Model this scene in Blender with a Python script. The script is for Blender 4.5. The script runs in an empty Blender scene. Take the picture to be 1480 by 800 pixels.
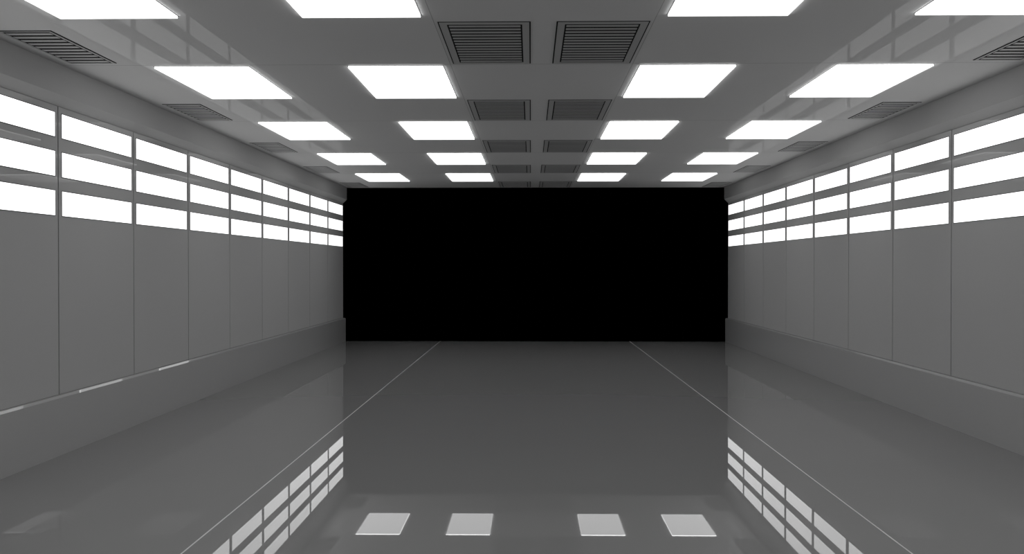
import bpy, math
from mathutils import Vector
S=bpy.context.scene
COL=S.collection
try:
    S.view_settings.view_transform='Standard'
    S.view_settings.look='None'
except Exception as e: print(e)

# ---------- materials ----------
def mat(name,base,rough=0.4,spec=0.5,emit=0.0,noise=0.0,gloss=None,seam=False):
    m=bpy.data.materials.new(name); m.use_nodes=True
    nt=m.node_tree; b=nt.nodes['Principled BSDF']
    b.inputs['Base Color'].default_value=(base,base,base,1)
    b.inputs['Roughness'].default_value=rough
    b.inputs['Specular IOR Level'].default_value=spec
    if emit:
        b.inputs['Emission Color'].default_value=(1,1,1,1)
        b.inputs['Emission Strength'].default_value=emit
    if noise:
        tc=nt.nodes.new('ShaderNodeTexCoord'); n=nt.nodes.new('ShaderNodeTexNoise')
        n.inputs['Scale'].default_value=0.6; n.inputs['Detail'].default_value=2
        mr=nt.nodes.new('ShaderNodeMapRange')
        mr.inputs['To Min'].default_value=base*(1-noise); mr.inputs['To Max'].default_value=base*(1+noise)
        nt.links.new(tc.outputs['Object'],n.inputs['Vector'])
        nt.links.new(n.outputs['Fac'],mr.inputs['Value'])
        out=mr.outputs['Result']
        if seam:
            def M(op,a,b2=None):
                q=nt.nodes.new('ShaderNodeMath'); q.operation=op
                for i,v in enumerate((a,b2)):
                    if v is None: continue
                    if isinstance(v,(int,float)): q.inputs[i].default_value=v
                    else: nt.links.new(v,q.inputs[i])
                return q.outputs[0]
            sx=nt.nodes.new('ShaderNodeSeparateXYZ'); nt.links.new(tc.outputs['Object'],sx.inputs[0])
            # thin tile joints across the ceiling, one per bay
            t=M('FRACT',M('DIVIDE',M('SUBTRACT',sx.outputs['Y'],8.62-3.33*5),3.33))
            line=M('LESS_THAN',t,0.0030)
            t2=M('LESS_THAN',M('ABSOLUTE',M('SUBTRACT',M('ABSOLUTE',sx.outputs['X']),0.765)),0.0025)
            both=M('MAXIMUM',line,t2)
            out=M('MULTIPLY',out,M('SUBTRACT',1.0,M('MULTIPLY',both,0.40)))
        nt.links.new(out,b.inputs['Base Color'])
    if gloss is not None:
        b.inputs['Specular IOR Level'].default_value=0
        b.inputs['Roughness'].default_value=1
        g=nt.nodes.new('ShaderNodeBsdfGlossy'); g.inputs['Roughness'].default_value=rough
        g.inputs['Color'].default_value=(1,1,1,1)
        mx=nt.nodes.new('ShaderNodeMixShader'); mx.inputs['Fac'].default_value=gloss
        nt.links.new(b.outputs[0],mx.inputs[1]); nt.links.new(g.outputs[0],mx.inputs[2])
        nt.links.new(mx.outputs[0],nt.nodes['Material Output'].inputs['Surface'])
    return m
M_floor=mat('polished_floor',0.29,0.0,0.23,noise=0.02)
M_ceil=mat('satin_ceiling',0.65,0.0,noise=0.02,gloss=0.033,seam=True)
M_panel=mat('wall_panel_paint',0.49,0.0,noise=0.02,gloss=0.025)
M_trim=mat('trim_paint',0.46,0.0,0.3,noise=0.02)
M_corn=mat('cornice_paint',0.47,0.4,0.1,noise=0.02)
M_back=mat('gap_shade_black',0.01,0.9,0.0)  # near-black colour stands in for shade in the gaps between wall panels
M_void=mat('void_black',0.0,1.0,0.0)
M_light=mat('lit_diffuser',0.8,0.5,0.2,emit=1.35)
M_halo=mat('added_halo_edge',0.8,0.5,0.2,emit=4.2)  # added extra glow for diffuser sides, casts a halo on the ceiling
M_frame=mat('dark_edge_metal',0.05,0.5,0.3)
M_vent=mat('vent_paint',0.44,0.4,0.1)
M_slot=mat('vent_slot_dark',0.03,0.8,0.0)
M_line=mat('pale_floor_strip',0.7,0.3,0.4)

# ---------- helpers ----------
def mesh(name,verts,faces,m):
    me=bpy.data.meshes.new(name); me.from_pydata(verts,[],faces); me.update()
    me.materials.append(m); return me
def obj(name,data,parent=None,loc=(0,0,0)):
    o=bpy.data.objects.new(name,data); COL.objects.link(o); o.location=loc
    if parent: o.parent=parent
    return o
def addbox(V,F,x0,x1,y0,y1,z0,z1):
    n=len(V)
    V+= [(x0,y0,z0),(x1,y0,z0),(x1,y1,z0),(x0,y1,z0),(x0,y0,z1),(x1,y0,z1),(x1,y1,z1),(x0,y1,z1)]
    F+= [tuple(n+i for i in f) for f in [(0,3,2,1),(4,5,6,7),(0,1,5,4),(1,2,6,5),(2,3,7,6),(3,0,4,7)]]
def boxmesh(name,m,*boxes):
    V=[];F=[]
    for b in boxes: addbox(V,F,*b)
    return mesh(name,V,F,m)
def structure(o,label=None):
    o['kind']='structure'
    if label: o['label']=label
    return o

Y0,Y1=-4.61,22.03
H=3.304; PITCH=1.665; WX=4.138; WB=4.147

# ---------- shell ----------
structure(obj('floor',boxmesh('floor',M_floor,(-4.3,4.3,Y0,Y1,-0.1,0.0))),'polished grey reflective floor with two pale strips')
structure(obj('ceiling',boxmesh('ceiling',M_ceil,(-4.3,4.3,Y0,Y1,H,H+0.1))),'smooth grey ceiling with lights and vents')
structure(obj('wall_left',boxmesh('wall_left',M_back,(-4.3,-WB,Y0,Y1,0,H))),'wall behind grey panels, coloured near-black as shade in the gaps')
structure(obj('wall_right',boxmesh('wall_right',M_back,(WB,4.3,Y0,Y1,0,H))),'wall behind grey panels, coloured near-black as shade in the gaps')
structure(obj('void_backdrop',boxmesh('void_backdrop',M_void,(-4.3,4.3,Y1,Y1+0.1,-0.1,H+0.1))),'black sheet standing in for the dark void at the hall end')  # added sheet, its black colour stands in for the unlit void beyond
structure(obj('wall_front',boxmesh('wall_front',M_panel,(-4.3,4.3,Y0-0.1,Y0,-0.1,H+0.1))),'plain grey end wall')

def extrude_profile(name,pts,m,smooth=False):
    n=len(pts); V=[(x,Y0,z) for x,z in pts]+[(x,Y1-0.001,z) for x,z in pts]
    F=[tuple(range(n)),tuple(range(2*n-1,n-1,-1))]
    for i in range(n):
        j=(i+1)%n; F.append((i,i+n,j+n,j))
    me=mesh(name,V,F,m)
    import bmesh
    bm=bmesh.new(); bm.from_mesh(me); bmesh.ops.recalc_face_normals(bm,faces=bm.faces); bm.to_mesh(me); bm.free()
    return me
r=0.018
for s,nm,k2 in ((-1,'left',1.018),(1,'right',1.0)):
    # skirting with a chamfered top edge
    pts=[(s*WB,0),(s*4.082,0),(s*4.082,0.506-r*k2),(s*(4.082+r),0.506),(s*WB,0.506)]
    structure(obj('baseboard_'+nm,extrude_profile('baseboard_'+nm,pts,M_trim)),'tall grey glossy skirting ledge below the wall panels')
k=0
for s in (-1,1):
    k+=1
    pts=[(s*WB,H),(s*4.055,H),(s*4.055,3.05),(s*4.13,2.975),(s*WB,2.975)]
    structure(obj('trim_%d'%k,extrude_profile('cornice',pts,M_corn)),'grey cornice with chamfered lower edge')
for s in (-1,1):
    k+=1
    structure(obj('trim_%d'%k,boxmesh('floor_strip',M_line,(s*2.04-0.005,s*2.04+0.005,Y0,Y1,0.0,0.001))),'thin pale strip set in the floor')

# ---------- wall panels ----------
W=PITCH; g=0.009
def build_wall_panel(side):
    e=obj('lighted_panel',None); e.empty_display_size=0.2
    def bx(x0,x1,*r):
        return (side*x0,side*x1,*r) if side>0 else (-x1,-x0,*r)
    sheet=obj('panel_sheet',boxmesh('panel_sheet',M_panel,bx(0,0.009,-W/2+g,W/2-g,0.0,2.975-0.508)),e)
    for z0,z1 in ((2.71,2.915),(2.375,2.585),(2.04,2.25)):
        zc=(z0+z1)/2-0.508; hh=(z1-z0)/2; hw=W/2-0.066
        l=obj('light_panel',boxmesh('light_panel',M_light,bx(-0.004,0.002,-hw,hw,-hh,hh)),e,(0,0,zc))
        l['label']='glowing white rectangular light panel'
        w=0.006
        V=[];F=[]
        for q in ((-hw-w,hw+w,hh,hh+w),(-hw-w,hw+w,-hh-w,-hh),(-hw-w,-hw,-hh,hh),(hw,hw+w,-hh,hh)):
            addbox(V,F,*bx(-0.003,0.002,*q))
        f=obj('light_frame',mesh('light_frame',V,F,M_frame),l)
        f['label']='thin dark frame'
    return e
def copy_tree(o,parent=None):
    c=o.copy(); COL.objects.link(c)
    if parent: c.parent=parent
    for ch in list(o.children):
        if ch.name in COL.objects: copy_tree(ch,c)
    return c
for side in (-1,1):
    proto=build_wall_panel(side)
    for i in range(16):
        yc=Y1-PITCH*(i+0.5)
        e=proto if i==0 else copy_tree(proto)
        e.location=(side*WX,yc,0.508)
        e['label']='tall grey wall panel with three glowing white light strips'
        e['category']='wall panel'
        e['group']='lit wall panels above the skirting'

# ---------- ceiling lights ----------
LW,LL=0.803,1.585
def build_light():
    e=obj('ceiling_light',None); e.empty_display_size=0.2
    d=obj('light_diffuser',boxmesh('light_diffuser',M_light,(-LW/2,LW/2,-LL/2,LL/2,-0.016,0.0)),e)
    d.data.materials.append(M_halo)
    for p in d.data.polygons:
        if abs(p.normal.z)<0.5: p.material_index=1  # side faces take the added halo glow
    w=0.008; x,y=LW/2,LL/2
    obj('light_frame',boxmesh('light_frame',M_frame,(-x-w,x+w,y,y+w,-0.002,0),(-x-w,x+w,-y-w,-y,-0.002,0),(-x-w,-x,-y,y,-0.002,0),(x,x+w,-y,y,-0.002,0)),e)
    return e
proto=build_light(); first=True
for rI in range(8):
    yc=20.26-rI*2*PITCH-LL/2
    for xc in (-2.893,-1.2375,1.2375,2.893):
        e=proto if first else copy_tree(proto); first=False
        e.location=(xc,yc,H)
        e['label']='glowing white rectangular light panel set in the grey ceiling'
        e['category']='ceiling light'
        e['group']='rows of ceiling light panels'

# ---------- vents ----------
def build_vent(w,l,n,fw):
    e=obj('ceiling_vent',None); e.empty_display_size=0.15
    x,y=w/2,l/2
    obj('vent_backing',boxmesh('vent_backing',M_slot,(-x,x,-y,y,-0.003,0)),e)
    g=0.010
    a,b=x-g,y-g
    f=obj('vent_frame',boxmesh('vent_frame',M_vent,(-a,a,b-fw,b,-0.007,-0.003),(-a,a,-b,-b+fw,-0.007,-0.003),(-a,-a+fw,-b+fw,b-fw,-0.007,-0.003),(a-fw,a,-b+fw,b-fw,-0.007,-0.003)),e)
    ia,ib=a-fw-0.012,b-fw-0.01
    p=2*ib/n; bx=[]
    for i in range(n):
        yy=-ib+p*(i+0.5)
        bx.append((-ia,ia,yy-p*0.25,yy+p*0.25,-0.007,-0.004))
    obj('vent_grille',boxmesh('vent_grille',M_vent,*bx),e)
    return e
pv=build_vent(0.65,1.46,14,0.05); ps=build_vent(0.40,1.18,10,0.015)
f1=f2=True
for rI in range(5):
    yc=7.86+rI*2*PITCH
    if yc+0.73>Y1: yc=Y1-0.74
    for xc in (-0.415,0.415):
        e=pv if f1 else copy_tree(pv); f1=False
        e.location=(xc,yc,H)
        e['label']='grey louvred ceiling vent beside a matching vent'
        e['category']='air vent'; e['group']='paired ceiling vents along the middle'
    for xc in (-3.75,3.75):
        e=ps if f2 else copy_tree(ps); f2=False
        e.location=(xc,yc+0.07,H)
        e['label']='narrow grey louvred ceiling vent next to the cornice'
        e['category']='air vent'; e['group']='narrow ceiling vents along the cornices'

# ---------- world / camera ----------
w=bpy.data.worlds.new('world'); S.world=w; w.use_nodes=True
w.node_tree.nodes['Background'].inputs[0].default_value=(0,0,0,1)
w.node_tree.nodes['Background'].inputs[1].default_value=0
c=bpy.data.cameras.new('camera'); c.lens=36; c.sensor_width=36; c.sensor_fit='HORIZONTAL'
co=bpy.data.objects.new('camera',c); COL.objects.link(co)
co.location=(-0.09,0,1.6)
co.rotation_euler=(math.pi/2-math.atan(14.5/1480),0,math.atan(27/1480))
S.camera=co
